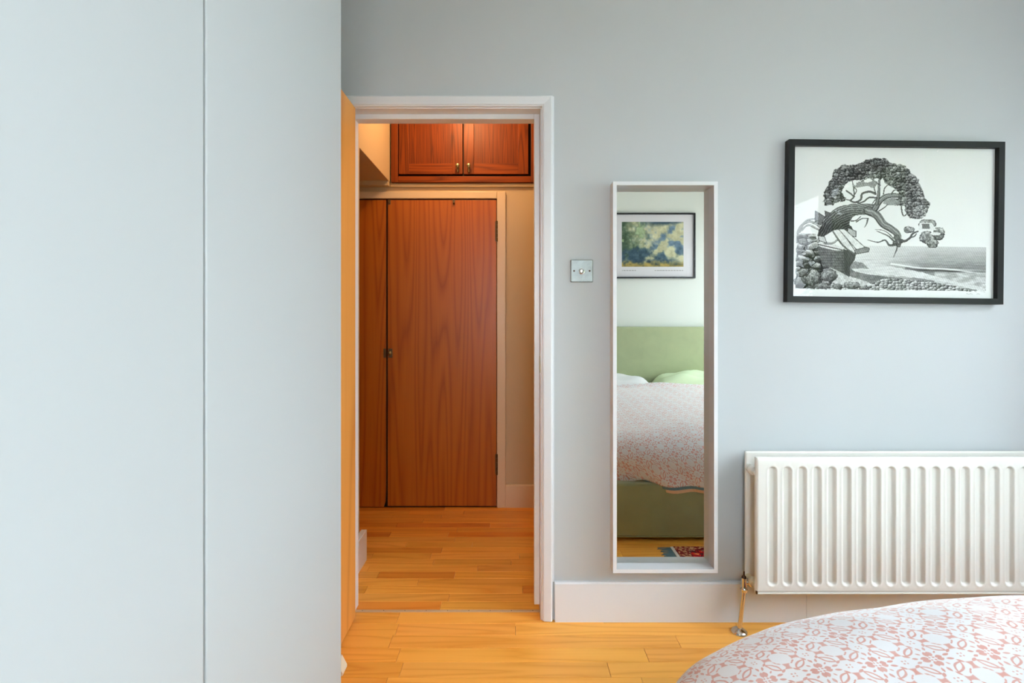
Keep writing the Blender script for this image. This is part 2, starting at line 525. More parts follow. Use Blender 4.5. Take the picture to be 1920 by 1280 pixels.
for p in rest:
    box(bm, p[0] + G, p[1] - G, p[2] + G, p[3] - G, -.012, 0); cols.append(tintcol(p[4]))
o = obj('planks', bm, 'floorwood', floor)
o['kind'] = 'stuff'
add_tint(o.data, cols)
bm = bmesh.new(); box(bm, LX0, LX1, .050, .064, -.012, .0025)
th = obj('threshold_strip', bm, 'threshold', floor, 0.001)
bm = bmesh.new()
for k in range(9): ball(bm, (LX0 + .05 + k * .085, .057, .0022), .0022, (1, 1, .5), 8)
obj('threshold_pins', bm, 'darkmetal', floor)['kind'] = 'stuff'

# ------------------------------------------------------------------ bedroom door frame and open leaf
door = bpy.data.objects.new('door_1', None); C.objects.link(door); LOC['door_1'] = Vector((0, 0, 0))
struct(door, 'white framed bedroom doorway with its pale wood door swung open', 'door')
bm = bmesh.new(); box(bm, LX1, LX1 + .025, 0, .1, 0, LZ + .025); obj('lining', bm, 'gloss', door, 0.001)
bm = bmesh.new(); box(bm, LX0 - .025, LX0, 0, .1, 0, LZ + .025); obj('lining', bm, 'gloss', door, 0.001)
bm = bmesh.new(); box(bm, LX0, LX1, 0, .1, LZ, LZ + .025); obj('lining', bm, 'gloss', door, 0.001)
bm = bmesh.new(); box(bm, LX1 - .022, LX1, .05, .098, 0.03, LZ); obj('door_stop', bm, 'gloss', door, 0.002)
bm = bmesh.new(); box(bm, LX0, LX0 + .022, .05, .098, 0.0, LZ); obj('door_stop', bm, 'gloss', door, 0.002)
bm = bmesh.new(); box(bm, LX0 + .022, LX1 - .022, .05, .098, LZ - .020, LZ); obj('door_stop', bm, 'gloss', door, 0.002)
# architrave: moulded profile, mitred corners.  profile = (offset from inner edge, depth)
AI0, AI1, AZ = LX0 - .006, .1155, 1.983
APROF = [(0, 0), (0, .010), (.003, .0125), (.006, .0125), (.007, .016), (.034, .019), (.038, .017), (.041, .010), (.041, 0)]
def arch_side(xi, sgn, z0, z1):
    bm = bmesh.new()
    A, B = [], []
    for o_, d in APROF:
        A.append(bm.verts.new((xi + sgn * o_, -d, z0)))
        B.append(bm.verts.new((xi + sgn * o_, -d, z1 + o_)))
    n = len(APROF)
    for k in range(n):
        bm.faces.new((A[k], A[(k + 1) % n], B[(k + 1) % n], B[k]))
    bm.faces.new(A); bm.faces.new(B)
    return bm
obj('architrave', arch_side(AI1, 1, 0.004, AZ), 'gloss', door)
obj('architrave', arch_side(AI0, -1, 0.0, AZ), 'gloss', door)
bm = bmesh.new()
A = [bm.verts.new((AI0 - o_, -d, AZ + o_)) for o_, d in APROF]
B = [bm.verts.new((AI1 + o_, -d, AZ + o_)) for o_, d in APROF]
for k in range(len(APROF)):
    bm.faces.new((A[k], A[(k + 1) % len(APROF)], B[(k + 1) % len(APROF)], B[k]))
bm.faces.new(A); bm.faces.new(B)
obj('architrave', bm, 'gloss', door)
boxo('edge_bead', (AI1 + .0405, AI1 + .047, -.006, 0, .150, AZ + .041), 'gloss', door, 0.001)
boxo('strike_plate', (LX1 - .0012, LX1 + .0002, .012, .034, .955, 1.02), 'brass', door)
leaf = boxo('door_leaf', (LX0 + .002, -.605, -.745, -.004, .012, 1.979), 'door_oak', door, 0.0015)
bm = bmesh.new()
lathe(bm, (-.605, -.69, 1.0), (1, 0, 0), [(0, .025), (.008, .025), (.010, .010), (.045, .009), (.046, .0)][:4])
tube(bm, (-.565, -.69, 1.0), (-.565, -.58, 1.0), .009, .008)
obj('door_handle', bm, 'brushed', leaf, smooth=False)
for z in (.25, 1.0, 1.75):
    bm = bmesh.new(); tube(bm, (LX0 - .004, -.006, z - .045), (LX0 - .004, -.006, z + .045), .006)
    obj('hinge', bm, 'brass', leaf)
bm = bmesh.new()
prism(bm, [(-.63, .0), (-.553, .0), (-.553, .008), (-.570, .040), (-.63, .040)], 'Y', -.30, -.255)
dw = obj('door_wedge', bm, 'rubber', None, 0.002, origin=(-.59, -.27, 0))
tag(dw, 'small cream door stop on the floor against the open wood door', 'door stop')

# skirting
SK = [(0, 0), (-.016, 0), (-.016, .146), (-.011, .1515), (0, .152)]
def skirt(name, x0, x1, parent, mat='gloss', y=0.0, sgn=1, h=1.0):
    bm = bmesh.new()
    prism(bm, [(y + u * sgn, v * h) for u, v in SK], 'X', x0, x1)
    return obj(name, bm, mat, parent)
bb = bpy.data.objects.new('baseboard_back', None); C.objects.link(bb); LOC['baseboard_back'] = Vector((0, 0, 0))
struct(bb, 'white skirting board under the mirror and radiator', 'skirting board')
skirt('skirting_board', .1645, 1.1300, bb)
skirt('skirting_board', 1.1315, XR, bb)
bb2 = bpy.data.objects.new('baseboard_hall', None); C.objects.link(bb2); LOC['baseboard_hall'] = Vector((0, 0, 0))
struct(bb2, 'cream skirting boards along the hallway walls', 'skirting board')
skirt('skirting_board', -.040 + .0, HX1, bb2, 'hallgloss', HY, 1, .93)
bm = bmesh.new(); box(bm, -.73, -.702, .106, .475, 0, .148); obj('skirting_board', bm, 'gloss', bb2, 0.003)
bb3 = bpy.data.objects.new('baseboard_front', None); C.objects.link(bb3); LOC['baseboard_front'] = Vector((0, 0, 0))
struct(bb3, 'white skirting board on the headboard wall', 'skirting board')
skirt('skirting_board', XL + .62, XR, bb3, 'gloss', YB, -1)

# ------------------------------------------------------------------ hall cupboard (tall, flush veneer doors)
S3 = 920 / (CAM_D + HY)                  # px per metre at the hall far wall (used only to size the joinery)
cup = thing('hall_cupboard', 'tall flush orange-brown veneer cupboard at the end of the hallway', 'cupboard', (-.6, HY, 0))
# casing
bm = bmesh.new(); box(bm, -.093, -.040, HY - .018, HY, 0, 1.955); obj('casing', bm, 'hallgloss', cup, 0.003)
bm = bmesh.new(); box(bm, -1.35, -.0935, HY - .018, HY, 1.912, 1.955); obj('casing', bm, 'hallgloss', cup, 0.003)
boxo('carcass', (-1.35, -.093, HY - .0015, HY - .0005, 0.0, 1.912), 'dark', cup)  # thin dark sheet: shade in the gaps round the doors put into colour
d1 = boxo('cupboard_door', (-.769, -.0965, HY - .014, HY - .002, .010, 1.903), 'teak', cup, 0.0012)
bm = bmesh.new()
prism(bm, [(-1.34, .006), (-.794, .006), (-.784, .035), (-.780, .10), (-.780, 1.903), (-1.34, 1.903)], 'Y', HY - .014, HY - .002)
d2 = obj('cupboard_door', bm, 'teak', cup)
bm = bmesh.new(); box(bm, -.763, -.739, HY - .022, HY - .014, .928, .984); obj('latch', bm, 'tarnish', d1, 0.002)
bm = bmesh.new(); lathe(bm, (-.751, HY - .020, .958), (0, -1, 0), [(0, .006), (.010, .005), (.014, .011), (.021, .012), (.026, .008), (.028, .002)])
smooth_by_angle(obj('knob', bm, 'brass', d1))
bm = bmesh.new(); box(bm, -.794, -.780, HY - .019, HY - .014, .928, .984); obj('latch_keep', bm, 'tarnish', d2, 0.001)
for x in (-.757, -.360):
    bm = bmesh.new(); box(bm, x - .006, x + .006, HY - .022, HY - .013, 1.876, 1.905); ball(bm, (x, HY - .022, 1.884), .007, seg=12); obj('catch', bm, 'tarnish', d1)
for z in (.27, 1.71):
    bm = bmesh.new()
    for k in range(5):
        tube(bm, (-.0945, HY - .020, z - .065 + k * .026), (-.0945, HY - .020, z - .065 + k * .026 + .0235), .0062, seg=12)
    box(bm, -.104, -.0945, HY - .0165, HY - .0135, z - .06, z + .06)
    obj('hinge', bm, 'tarnish', d1)

# ------------------------------------------------------------------ overhead cupboard
oc = thing('overhead_cupboard', 'dark stained pine two-door cupboard high above the hallway cupboard', 'cupboard', (-.3, HY, 2.0))
OX0, OX1, OZ0, OZ1 = -.745, .160, 2.008, 2.55
FW = .043
YF = HY - .030
bm = bmesh.new(); box(bm, OX0, OX0 + FW, YF, HY, OZ0, OZ1); obj('face_frame', bm, 'pine_v', oc, 0.003)
bm = bmesh.new(); box(bm, OX1 - FW, OX1, YF, HY, OZ0, OZ1); obj('face_frame', bm, 'pine_v', oc, 0.003)
bm = bmesh.new(); box(bm, OX0 + FW, OX1 - FW, YF, HY, OZ0, OZ0 + .038); obj('face_frame', bm, 'pine_h', oc, 0.003)
boxo('carcass', (OX0 + FW, OX1 - FW, HY - .004, HY - .001, OZ0 + .038, OZ1), 'dark', oc)  # thin dark backing, its colour stands in for shade in the door gaps
boxo('wall_ledge', (-.754, OX1 + .05, HY - .016, HY, 1.985, OZ0 - .002), 'hallwall', oc, 0.002)
def odoor(x0, x1, kx):
    z0, z1 = OZ0 + .050, OZ1 - .02
    y0, y1 = HY - .034, HY - .012
    st = .062
    d = boxo('cupboard_door', (x0 + st - .006, x1 - st + .006, y0 + .010, y1, z0 + .055, z1 - .055), 'pine_p', oc)
    boxo('stile', (x0, x0 + st, y0, y1, z0, z1), 'pine_v', d, 0.0015)
    boxo('stile', (x1 - st, x1, y0, y1, z0, z1), 'pine_v', d, 0.0015)
    boxo('rail', (x0 + st, x1 - st, y0, y1, z0, z0 + .066), 'pine_h', d, 0.0015)
    boxo('rail', (x0 + st, x1 - st, y0, y1, z1 - .066, z1), 'pine_h', d, 0.0015)
    bm = bmesh.new()
    lathe(bm, (kx, y0, 2.103), (0, -1, 0), [(0, .010), (.003, .010), (.005, .005), (.014, .005), (.019, .0115), (.026, .013), (.032, .010), (.035, .003)])
    k = obj('knob', bm, 'brass', d); smooth_by_angle(k)
    bm = bmesh.new(); prism(bm, [(kx - .005, 2.094), (kx + .005, 2.094), (kx + .003, 2.070), (kx - .003, 2.070)], 'Y', y0 - .003, y0); obj('escutcheon', bm, 'brass', d)
odoor(-.696, -.3045, -.333)
odoor(-.2965, .100, -.265)

# hall lamp: recessed downlight that lights the joinery
lampo = thing('ceiling_downlight', 'small recessed warm downlight in the hallway ceiling', 'light', (LAMP_XYZ[0], LAMP_XYZ[1], HZ))
bm = bmesh.new()
bmesh.ops.create_circle(bm, cap_ends=False, segments=32, radius=.05)
lathe(bm, (LAMP_XYZ[0] - 0, LAMP_XYZ[1], HZ), (0, 0, -1), [(0, .001), (.0005, .052), (.006, .050), (.008, .044), (.003, .040)][:4], 32)
for v in [v for v in bm.verts if abs(v.co.z) < 1e-6 and v.co.xy.length < .06 and v.link_faces[:] == []]: bm.verts.remove(v)
smooth_by_angle(obj('bezel', bm, 'frame_white', lampo))
def lamp(name, loc, w, r, col, parent=None, spot=None):
    l = bpy.data.lights.new(name, 'SPOT' if spot else 'POINT')
    l.energy = w; l.shadow_soft_size = r; l.color = col
    if spot: l.spot_size = math.radians(spot); l.spot_blend = .5
    o = bpy.data.objects.new(name, l); C.objects.link(o); o.location = loc
    return o
WARM = (1.0, .58, .26)
lamp('hall_lamp_light', LAMP_XYZ, HALL_W, .035, WARM)

# ------------------------------------------------------------------ fitted wardrobe, near left
WX = -.393
wr = thing('wardrobe', 'tall pale blue-grey wardrobe with plain handleless doors, near left', 'wardrobe', (-.7, -1.5, 0))
boxo('carcass', (XL + .002, WX - .022, -2.30, -.770, .0, 2.42), 'wardrobe', wr)
yd = [-.7685, -1.2715, -1.7765, -2.30]
for a, b in zip(yd, yd[1:]):
    boxo('wardrobe_door', (WX - .020, WX, b + .0018, a - .0018, .06, 2.41), 'wardrobe', wr, 0.0022)
boxo('plinth', (WX - .05, WX - .022, -2.30, -.772, 0, .058), 'wardrobe', wr)

# ------------------------------------------------------------------ light switch
SX, SZ = .2696, 1.350
sw = thing('light_switch', 'square worn steel dimmer switch plate between door and mirror', 'light switch', (SX, 0, SZ))
boxo('switch_plate', (SX - .0435, SX + .0435, -.0065, 0, SZ - .0435, SZ + .0435), 'brushed', sw, 0.003)
bm = bmesh.new(); lathe(bm, (SX - .001, -.0065, SZ - .002), (0, -1, 0), [(0, .012), (.002, .012), (.003, .0088), (.014, .0078), (.016, .0062), (.0165, .002)])
smooth_by_angle(obj('dimmer_knob', bm, 'chrome', sw))
for s in (-1, 1):
    bm = bmesh.new(); lathe(bm, (SX + s * .030, -.0062, SZ), (0, -1, 0), [(0, .0036), (.0008, .0036), (.0011, .0028)], 14)
    box(bm, SX + s * .030 - .003, SX + s * .030 + .003, -.0076, -.0070, SZ - .0005, SZ + .0005)
    obj('screw', bm, 'darkmetal', sw)

# ------------------------------------------------------------------ wall mirror
mr = thing('wall_mirror', 'tall narrow mirror in a deep white frame between switch and radiator', 'mirror', (.577, 0, .21))
MX0, MX1, MZ0, MZ1, MY, MT = .3800, .7740, .2090, 1.6815, -.055, .0140
bm = bmesh.new()
o4 = [(MX0, MZ0), (MX1, MZ0), (MX1, MZ1), (MX0, MZ1)]
i4 = [(MX0 + MT, MZ0 + MT), (MX1 - MT, MZ0 + MT), (MX1 - MT, MZ1 - MT), (MX0 + MT, MZ1 - MT)]
vo = [[bm.verts.new((x, y, z)) for x, z in o4] for y in (MY, -.001)]
vi = [[bm.verts.new((x, y, z)) for x, z in i4] for y in (MY, -.001)]
for k in range(4):
    n = (k + 1) % 4
    bm.faces.new((vo[0][k], vo[0][n], vi[0][n], vi[0][k])); bm.faces.new((vo[1][k], vi[1][k], vi[1][n], vo[1][n]))
    bm.faces.new((vo[0][k], vo[1][k], vo[1][n], vo[0][n])); bm.faces.new((vi[0][k], vi[0][n], vi[1][n], vi[1][k]))
obj('mirror_frame', bm, 'frame_white', mr, 0.001)
boxo('mirror_glass', (MX0 + MT - .002, MX1 - MT + .002, -.006, -.0012, MZ0 + MT - .002, MZ1 - MT + .002), 'mirror', mr)

# ------------------------------------------------------------------ print rasterising (flat ink, as vertex colours on the paper sheet)
def sheet(name, W, H, nx, ny, rgb, mat, parent, cx, y, cz, flip=False):
    """paper of W x H metres facing -Y (or +Y when flip), rgb[ny,nx,3] top row first"""
    xs = np.linspace(-W / 2, W / 2, nx); zs = np.linspace(H / 2, -H / 2, ny)
    X, Z = np.meshgrid(xs, zs)
    co = np.stack([X + cx, np.full_like(X, y), Z + cz], -1).reshape(-1, 3).astype(np.float32)
    co -= np.array(LOC[parent.name], dtype=np.float32)
    idx = np.arange(nx * ny).reshape(ny, nx)
    q = np.stack([idx[1:, :-1], idx[1:, 1:], idx[:-1, 1:], idx[:-1, :-1]], -1).reshape(-1, 4)
    if flip: q = q[:, ::-1]
    me = bpy.data.meshes.new(name)
    me.vertices.add(len(co)); me.vertices.foreach_set('co', co.ravel())
    me.loops.add(q.size); me.loops.foreach_set('vertex_index', q.ravel().astype(np.int32))
    me.polygons.add(len(q)); me.polygons.foreach_set('loop_start', np.arange(0, q.size, 4, dtype=np.int32))
    me.polygons.foreach_set('loop_total', np.full(len(q), 4, dtype=np.int32))
    me.update(calc_edges=True)
    a = me.color_attributes.new('ink', 'FLOAT_COLOR', 'POINT')
    c = np.clip(rgb.reshape(-1, 3), 0, 1)
    c = np.where(c <= .04045, c / 12.92, ((c + .055) / 1.055) ** 2.4)
    a.data.foreach_set('color', np.concatenate([c, np.ones((len(c), 1))], 1).astype(np.float32).ravel())
    me.materials.append(M[mat])
    o = bpy.data.objects.new(name, me); C.objects.link(o); o.parent = parent
    LOC[o.name] = LOC[parent.name]
    return o
rs = np.random.RandomState(5)
def vnoise(X, Y, s, seed=0):
    r = np.random.RandomState(seed); g = r.rand(256, 256)
    x, y = X / s, Y / s
    xi, yi = np.floor(x).astype(int), np.floor(y).astype(int)
    fx, fy = x - xi, y - yi
    fx, fy = fx * fx * (3 - 2 * fx), fy * fy * (3 - 2 * fy)
    G_ = lambda a, b: g[b % 256, a % 256]
    return (G_(xi, yi) * (1 - fx) + G_(xi + 1, yi) * fx) * (1 - fy) + (G_(xi, yi + 1) * (1 - fx) + G_(xi + 1, yi + 1) * fx) * fy
def fbm(X, Y, s, seed=0, o=4):
    v, a, t_ = 0, 1, 0
    for k in range(o):
        v = v + a * vnoise(X, Y, s / 2 ** k, seed + k); t_ += a; a *= .5
    return v / t_
def voro(X, Y, s, sy=None, seed=0):
    """nearest-cell offsets (dx,dy in cells), edge distance, cell id"""
    sy = sy or s
    r = np.random.RandomState(seed); jx, jy, jid = r.rand(64, 64), r.rand(64, 64), r.rand(64, 64)
    x, y = X / s, Y / sy
    xi, yi = np.floor(x).astype(int), np.floor(y).astype(int)
    d1 = np.full(X.shape, 9.); d2 = np.full(X.shape, 9.)
    ox = np.zeros(X.shape); oy = np.zeros(X.shape); cid = np.zeros(X.shape)
    for a in (-1, 0, 1):
        for b in (-1, 0, 1):
            cx, cy = xi + a, yi + b
            px = cx + .15 + .7 * jx[cy % 64, cx % 64]; py = cy + .15 + .7 * jy[cy % 64, cx % 64]
            d = np.hypot(x - px, y - py)
            n = d < d1
            d2 = np.where(n, d1, np.minimum(d2, d))
            ox = np.where(n, x - px, ox); oy = np.where(n, y - py, oy); cid = np.where(n, jid[cy % 64, cx % 64], cid)
            d1 = np.where(n, d, d1)
    return ox, oy, d2 - d1, cid
def poly(X, Y, pts, wob=0, seed=3, ws=30):
    if wob:
        X = X + wob * (fbm(X, Y, ws, seed, 2) - .5) * 2; Y = Y + wob * (fbm(X, Y, ws, seed + 9, 2) - .5) * 2
    ins = np.zeros(X.shape, bool); n = len(pts)
    for k in range(n):
        (x0, y0), (x1, y1) = pts[k], pts[(k + 1) % n]
        if y0 == y1: continue
        c = ((Y >= min(y0, y1)) & (Y < max(y0, y1))) & (X < (x1 - x0) * (Y - y0) / (y1 - y0) + x0)
        ins ^= c
    return ins
def spline(pts, n=14):
    P_ = [pts[0]] + list(pts) + [pts[-1]]; out = []
    for k in range(1, len(P_) - 2):
        p0, p1, p2, p3 = [np.array(P_[k + j], float) for j in (-1, 0, 1, 2)]
        for t_ in np.linspace(0, 1, n, endpoint=False):
            out.append(.5 * ((2 * p1) + (-p0 + p2) * t_ + (2 * p0 - 5 * p1 + 4 * p2 - p3) * t_ ** 2 + (-p0 + 3 * p1 - 3 * p2 + p3) * t_ ** 3))
    out.append(np.array(P_[-1], float)); return np.array(out)
def stroke(X, Y, G, pts, w0, w1, tone, edge=.25, n=14, bark=0):
    """variable-width stroke with a lighter middle and darker sides"""
    S = spline(pts, n); m = len(S)
    best = np.full(X.shape, 9.); side = np.zeros(X.shape); along = np.zeros(X.shape)
    for k in range(m - 1):
        a, b = S[k], S[k + 1]; d = b - a; L2 = (d ** 2).sum() + 1e-6
        w = w0 + (w1 - w0) * k / max(1, m - 2)
        x0, x1 = min(a[0], b[0]) - w - 2, max(a[0], b[0]) + w + 2
        y0, y1 = min(a[1], b[1]) - w - 2, max(a[1], b[1]) + w + 2
        i0, i1 = np.searchsorted(Y[:, 0], [y0, y1]); j0, j1 = np.searchsorted(X[0], [x0, x1])
        if i1 <= i0 or j1 <= j0: continue
        xs, ys_ = X[i0:i1, j0:j1], Y[i0:i1, j0:j1]
        t_ = np.clip(((xs - a[0]) * d[0] + (ys_ - a[1]) * d[1]) / L2, 0, 1)
        dx, dy = xs - a[0] - t_ * d[0], ys_ - a[1] - t_ * d[1]
        r = np.hypot(dx, dy) / w
        bb_ = best[i0:i1, j0:j1]; n_ = r < bb_
        cr = (d[0] * dy - d[1] * dx) / (math.sqrt(L2) * w)
        side[i0:i1, j0:j1] = np.where(n_, cr, side[i0:i1, j0:j1])
        along[i0:i1, j0:j1] = np.where(n_, k + t_, along[i0:i1, j0:j1])
        best[i0:i1, j0:j1] = np.where(n_, r, bb_)
    ins = best < 1
    val = tone + .16 * (1 - best) ** .7 * (best < 1) - edge * np.clip(side, 0, 1) * .6 - edge * (best > .82) * .5
    if bark:
        tex = np.sin((side * 9 + fbm(X, Y, 40, 71) * 7)) * .5 + .5
        val = val + (tex - .5) * bark
    G[ins] = val[ins]
    return ins

def etching():
    nx, ny = 470, 357
    X, Y = np.meshgrid(np.linspace(118, 1505, nx), np.linspace(114, 1168, ny))
    G = np.full(X.shape, .965)
    # sea and sky haze
    sea = (Y > 805) & (Y < 1112) & (X > 480) & (X < 1452)
    depth = np.clip((Y - 805) / 160, 0, 1)
    fade = np.clip((X - 560) / 500, 0.15, 1)
    st_ = fbm(X * .22, Y * 1.6, 14, 11)
    sv = .88 - .24 * depth * fade - .08 * fade - (st_ - .5) * .25 * depth
    G[sea] = sv[sea]
    def band(y_of_x, h, dv, x0, x1):
        yc = y_of_x(X)
        k = np.exp(-((Y - yc) / h) ** 2) * ((X > x0) & (X < x1)) * (Y < 1112)
        G[:] = G + dv * k
    w1 = lambda x: 935 + (x - 800) * .085 + 5 * np.sin(x / 70)
    band(w1, 5, .32, 800, 1452); band(lambda x: w1(x) + 14, 7, -.22, 900, 1452)
    w2 = lambda x: 962 + (x - 1050) * .02
    band(w2, 3, .2, 1050, 1452)
    surf = poly(X, Y, [(540, 895), (650, 925), (800, 950), (1000, 985), (1200, 1040), (1452, 1095), (1452, 1125), (1200, 1060), (1000, 1030), (760, 1010), (540, 1000)], 6)
    G[surf] = (.84 + .14 * (fbm(X * .4, Y * 1.5, 16, 21) - .5))[surf]
    low = (Y > 985) & (X > 1100) & (Y < 1095) & (X < 1452) & ~surf
    G[low] = (.74 + .35 * (fbm(X * .35, Y * 1.4, 14, 5) - .5))[low]
    dune = poly(X, Y, [(520, 935), (560, 915), (610, 930), (650, 965), (520, 970)], 4)
    G[dune] = (.58 + .3 * (fbm(X, Y, 9, 31) - .5))[dune]
    # dark strand and pebbles
    strand = poly(X, Y, [(505, 950), (560, 990), (700, 1015), (880, 1030), (900, 1075), (700, 1075), (560, 1060), (500, 1040)], 4)
    G[strand] = (.50 + .2 * (fbm(X * .5, Y, 12, 33) - .5))[strand]
    peb = poly(X, Y, [(150, 1060), (560, 1075), (700, 1060), (760, 1030), (900, 1035), (1080, 1055), (1230, 1080), (1390, 1122), (1390, 1116), (150, 1116)], 5)
    ox, oy, ed, cid = voro(X, Y, 26, 17, 4)
    pv = .50 + .30 * cid - .35 * (ox + oy * 1.3) - .4 * (ed < .10)
    G[peb] = np.clip(pv, .12, .85)[peb]
    # sand slope left of centre
    slope = poly(X, Y, [(300, 940), (420, 960), (520, 1020), (640, 1060), (700, 1085), (430, 1085), (330, 1000)], 6)
    G[slope] = (.78 + .35 * (fbm(X, Y, 14, 41) - .5))[slope]
    # rock mass on the left
    rock = poly(X, Y, [(152, 735), (200, 722), (285, 730), (300, 790), (330, 850), (330, 930), (400, 975), (440, 1030), (400, 1070), (330, 1112), (150, 1112)], 6)
    Xr = X + 34 * (fbm(X, Y, 46, 55) - .5); Yr = Y + 26 * (fbm(X, Y, 46, 56) - .5)
    ox, oy, ed, cid = voro(Xr + (Y - 700) * .25, Yr, 80, 42, 8)
    o2x, o2y, e2, c2 = voro(X, Y, 24, 17, 9)
    rv = .40 + .34 * cid - .30 * np.clip(oy * 1.6 + ox * .3, -.6, .6) - .42 * (ed < .11) + .16 * (c2 - .5) - .1 * (e2 < .12) + .34 * (fbm(X * .5, Y, 15, 57) - .5) - .20 * np.clip((Y - 850) / 150, 0, 1)
    G[rock] = np.clip(rv, .10, .88)[rock]
    for (cx, cy, rx, ry) in [(268, 1040, 62, 55), (375, 1020, 62, 42), (180, 1060, 42, 34), (540, 1088, 60, 26), (200, 1000, 48, 30), (330, 1095, 50, 22), (440, 1095, 36, 20), (620, 1100, 34, 14)]:
        r = np.hypot((X - cx) / rx, (Y - cy) / ry); wob = (fbm(X, Y, 26, int(cx)) - .5) * .75; i = (r + wob < 1) & (Y < 1114)
        v_ = .52 - .20 * ((X - cx) / rx * .4 + (Y - cy) / ry) + .50 * (fbm(X, Y, 12, int(cy)) - .5) - .4 * (np.abs(r + wob - .97) < .06) - .24 * (np.abs(np.sin(r * 8 + wob * 9)) < .25)
        G[i] = np.clip(v_, .1, .86)[i]
    # stone drum / wall under the planks
    drum = poly(X, Y, [(300, 800), (480, 838), (560, 860), (555, 905), (520, 950), (510, 1020), (440, 985), (330, 940), (305, 860)], 3)
    br = ((np.floor(Y / 19) % 2) * 26 + X) % 52
    dv = .46 + .18 * (fbm(X, Y, 18, 51) - .5) - .14 * ((Y % 19) < 3) - .12 * (br < 4) - .15 * np.clip((X - 420) / 140, 0, 1)
    G[drum] = dv[drum]
    rim = poly(X, Y, [(290, 770), (330, 765), (420, 800), (485, 825), (480, 842), (400, 838), (310, 815)], 2)
    G[rim] = (.86 + .1 * (fbm(X, Y, 14, 3) - .5))[rim]
    post = poly(X, Y, [(474, 830), (560, 858), (555, 905), (522, 950), (520, 1030), (490, 1010)])
    G[post] = (.33 + .15 * (fbm(X, Y * .3, 10, 7) - .5))[post]
    for a, b in (((300, 800), (480, 840)), ((480, 832), (492, 1010)), ((560, 862), (520, 952))):
        stroke(X, Y, G, [a, b], 3.5, 3.5, .2, 0)
    # roots on the far left
    for pts, w in (([(160, 722), (185, 670), (240, 640), (290, 660), (325, 690)], 9), ([(190, 700), (230, 665), (290, 690), (320, 700)], 7), ([(175, 715), (210, 640), (270, 622), (315, 640)], 6),
                   ([(300, 780), (320, 730), (345, 700)], 10), ([(345, 790), (400, 790), (430, 770)], 8)):
        stroke(X, Y, G, pts, w, w * .8, .55, .35, bark=.15)
    # trunk, arching to the right
    tr = poly(X, Y, [(292, 735), (318, 668), (350, 600), (400, 560), (455, 528), (530, 510), (610, 508), (690, 512), (712, 545), (690, 572), (610, 588), (555, 592), (522, 618), (515, 655), (545, 700), (500, 712), (440, 700), (395, 705), (350, 740), (315, 770)], 5, 77, 20)
    ang = np.arctan2(Y - 800, X - 560); rad_ = np.hypot(X - 560, (Y - 800) * 1.0)
    bark = np.sin(rad_ * .42 + fbm(X, Y, 34, 71) * 9) * .5 + .5
    tv = .50 - .24 * np.clip((Y - (560 - (X - 340) * .12)) / 130, -.4, 1) + (bark - .5) * .26 + .18 * (fbm(X, Y, 12, 72) - .5)
    G[tr] = np.clip(tv, .14, .8)[tr]
    stroke(X, Y, G, [(640, 560), (700, 590), (745, 650), (800, 685), (845, 725), (850, 790)], 30, 20, .46, .3, bark=.2)
    stroke(X, Y, G, [(690, 540), (720, 490), (770, 455), (850, 450), (920, 470)], 22, 12, .45, .3, bark=.18)
    stroke(X, Y, G, [(700, 510), (712, 440), (715, 370), (720, 300)], 13, 6, .40, .3, bark=.15)
    for (cx, cy, r0) in [(840, 745, 22), (868, 770, 17), (828, 785, 18), (855, 800, 14)]:
        r = np.hypot(X - cx, Y - cy) / r0; i = r < 1; G[i] = (.55 - .22 * r + .2 * (fbm(X, Y, 9, 2) - .5))[i]
    # broken planks and blocks
    for pts, tone in (([(280, 565), (345, 605), (318, 665), (278, 640)], .50), ([(345, 565), (385, 580), (375, 605), (350, 600)], .42),
                      ([(505, 680), (560, 705), (560, 745), (500, 730)], .72), ([(395, 700), (450, 690), (560, 850), (545, 866), (470, 800)], .86),
                      ([(440, 690), (480, 690), (620, 815), (600, 832), (560, 830)], .90), ([(300, 740), (345, 745), (360, 790), (310, 775)], .80),
                      ([(550, 838), (630, 815), (652, 822), (650, 848), (560, 865)], .55)):
        i = poly(X, Y, pts, 2); G[i] = (tone + .18 * (fbm(X * .6 + Y * .4, Y * .5, 9, 17) - .5))[i]
        P_ = pts + [pts[0]]
        for a, b in zip(P_, P_[1:]): stroke(X, Y, G, [a, b], 2.6, 2.6, .22, 0, 2)
    stroke(X, Y, G, [(400, 705), (470, 805), (550, 864)], 5, 6, .30, 0)
    # branches
    br_ = [([(690, 440), (650, 425), (600, 440), (590, 480), (555, 500), (520, 490), (540, 460), (490, 420)], 8, 5),
           ([(700, 470), (650, 465), (610, 495), (575, 505), (550, 497)], 6, 4), ([(545, 460), (540, 400), (530, 350)], 5, 3),
           ([(540, 455), (560, 420), (545, 395)], 4, 3), ([(690, 430), (680, 390), (700, 355)], 4, 3), ([(720, 380), (690, 355), (655, 330)], 5, 3),
           ([(520, 488), (480, 480), (450, 478)], 4, 2), ([(690, 480), (672, 505)], 4, 3), ([(715, 560), (745, 540), (775, 515)], 4, 3),
           ([(745, 440), (752, 400), (770, 380)], 4, 3), ([(870, 520), (872, 560), (885, 592), (905, 578), (915, 545)], 5, 3), ([(800, 440), (815, 415), (840, 410)], 5, 3),
           ([(525, 632), (560, 628), (590, 600)], 4, 3), ([(560, 640), (600, 615), (640, 612)], 4, 3), ([(640, 615), (632, 650), (618, 675)], 6, 2),
           ([(830, 795), (790, 800), (760, 765), (710, 780), (640, 765)], 9, 2), ([(820, 770), (780, 735), (735, 715), (700, 700)], 6, 2), ([(815, 750), (780, 715), (740, 695), (690, 690)], 4, 1.5),
           ([(845, 795), (840, 830), (828, 860), (818, 888)], 6, 1.5), ([(870, 770), (900, 768), (930, 745), (950, 715), (985, 700)], 9, 5), ([(930, 745), (960, 735), (975, 715)], 5, 3)]
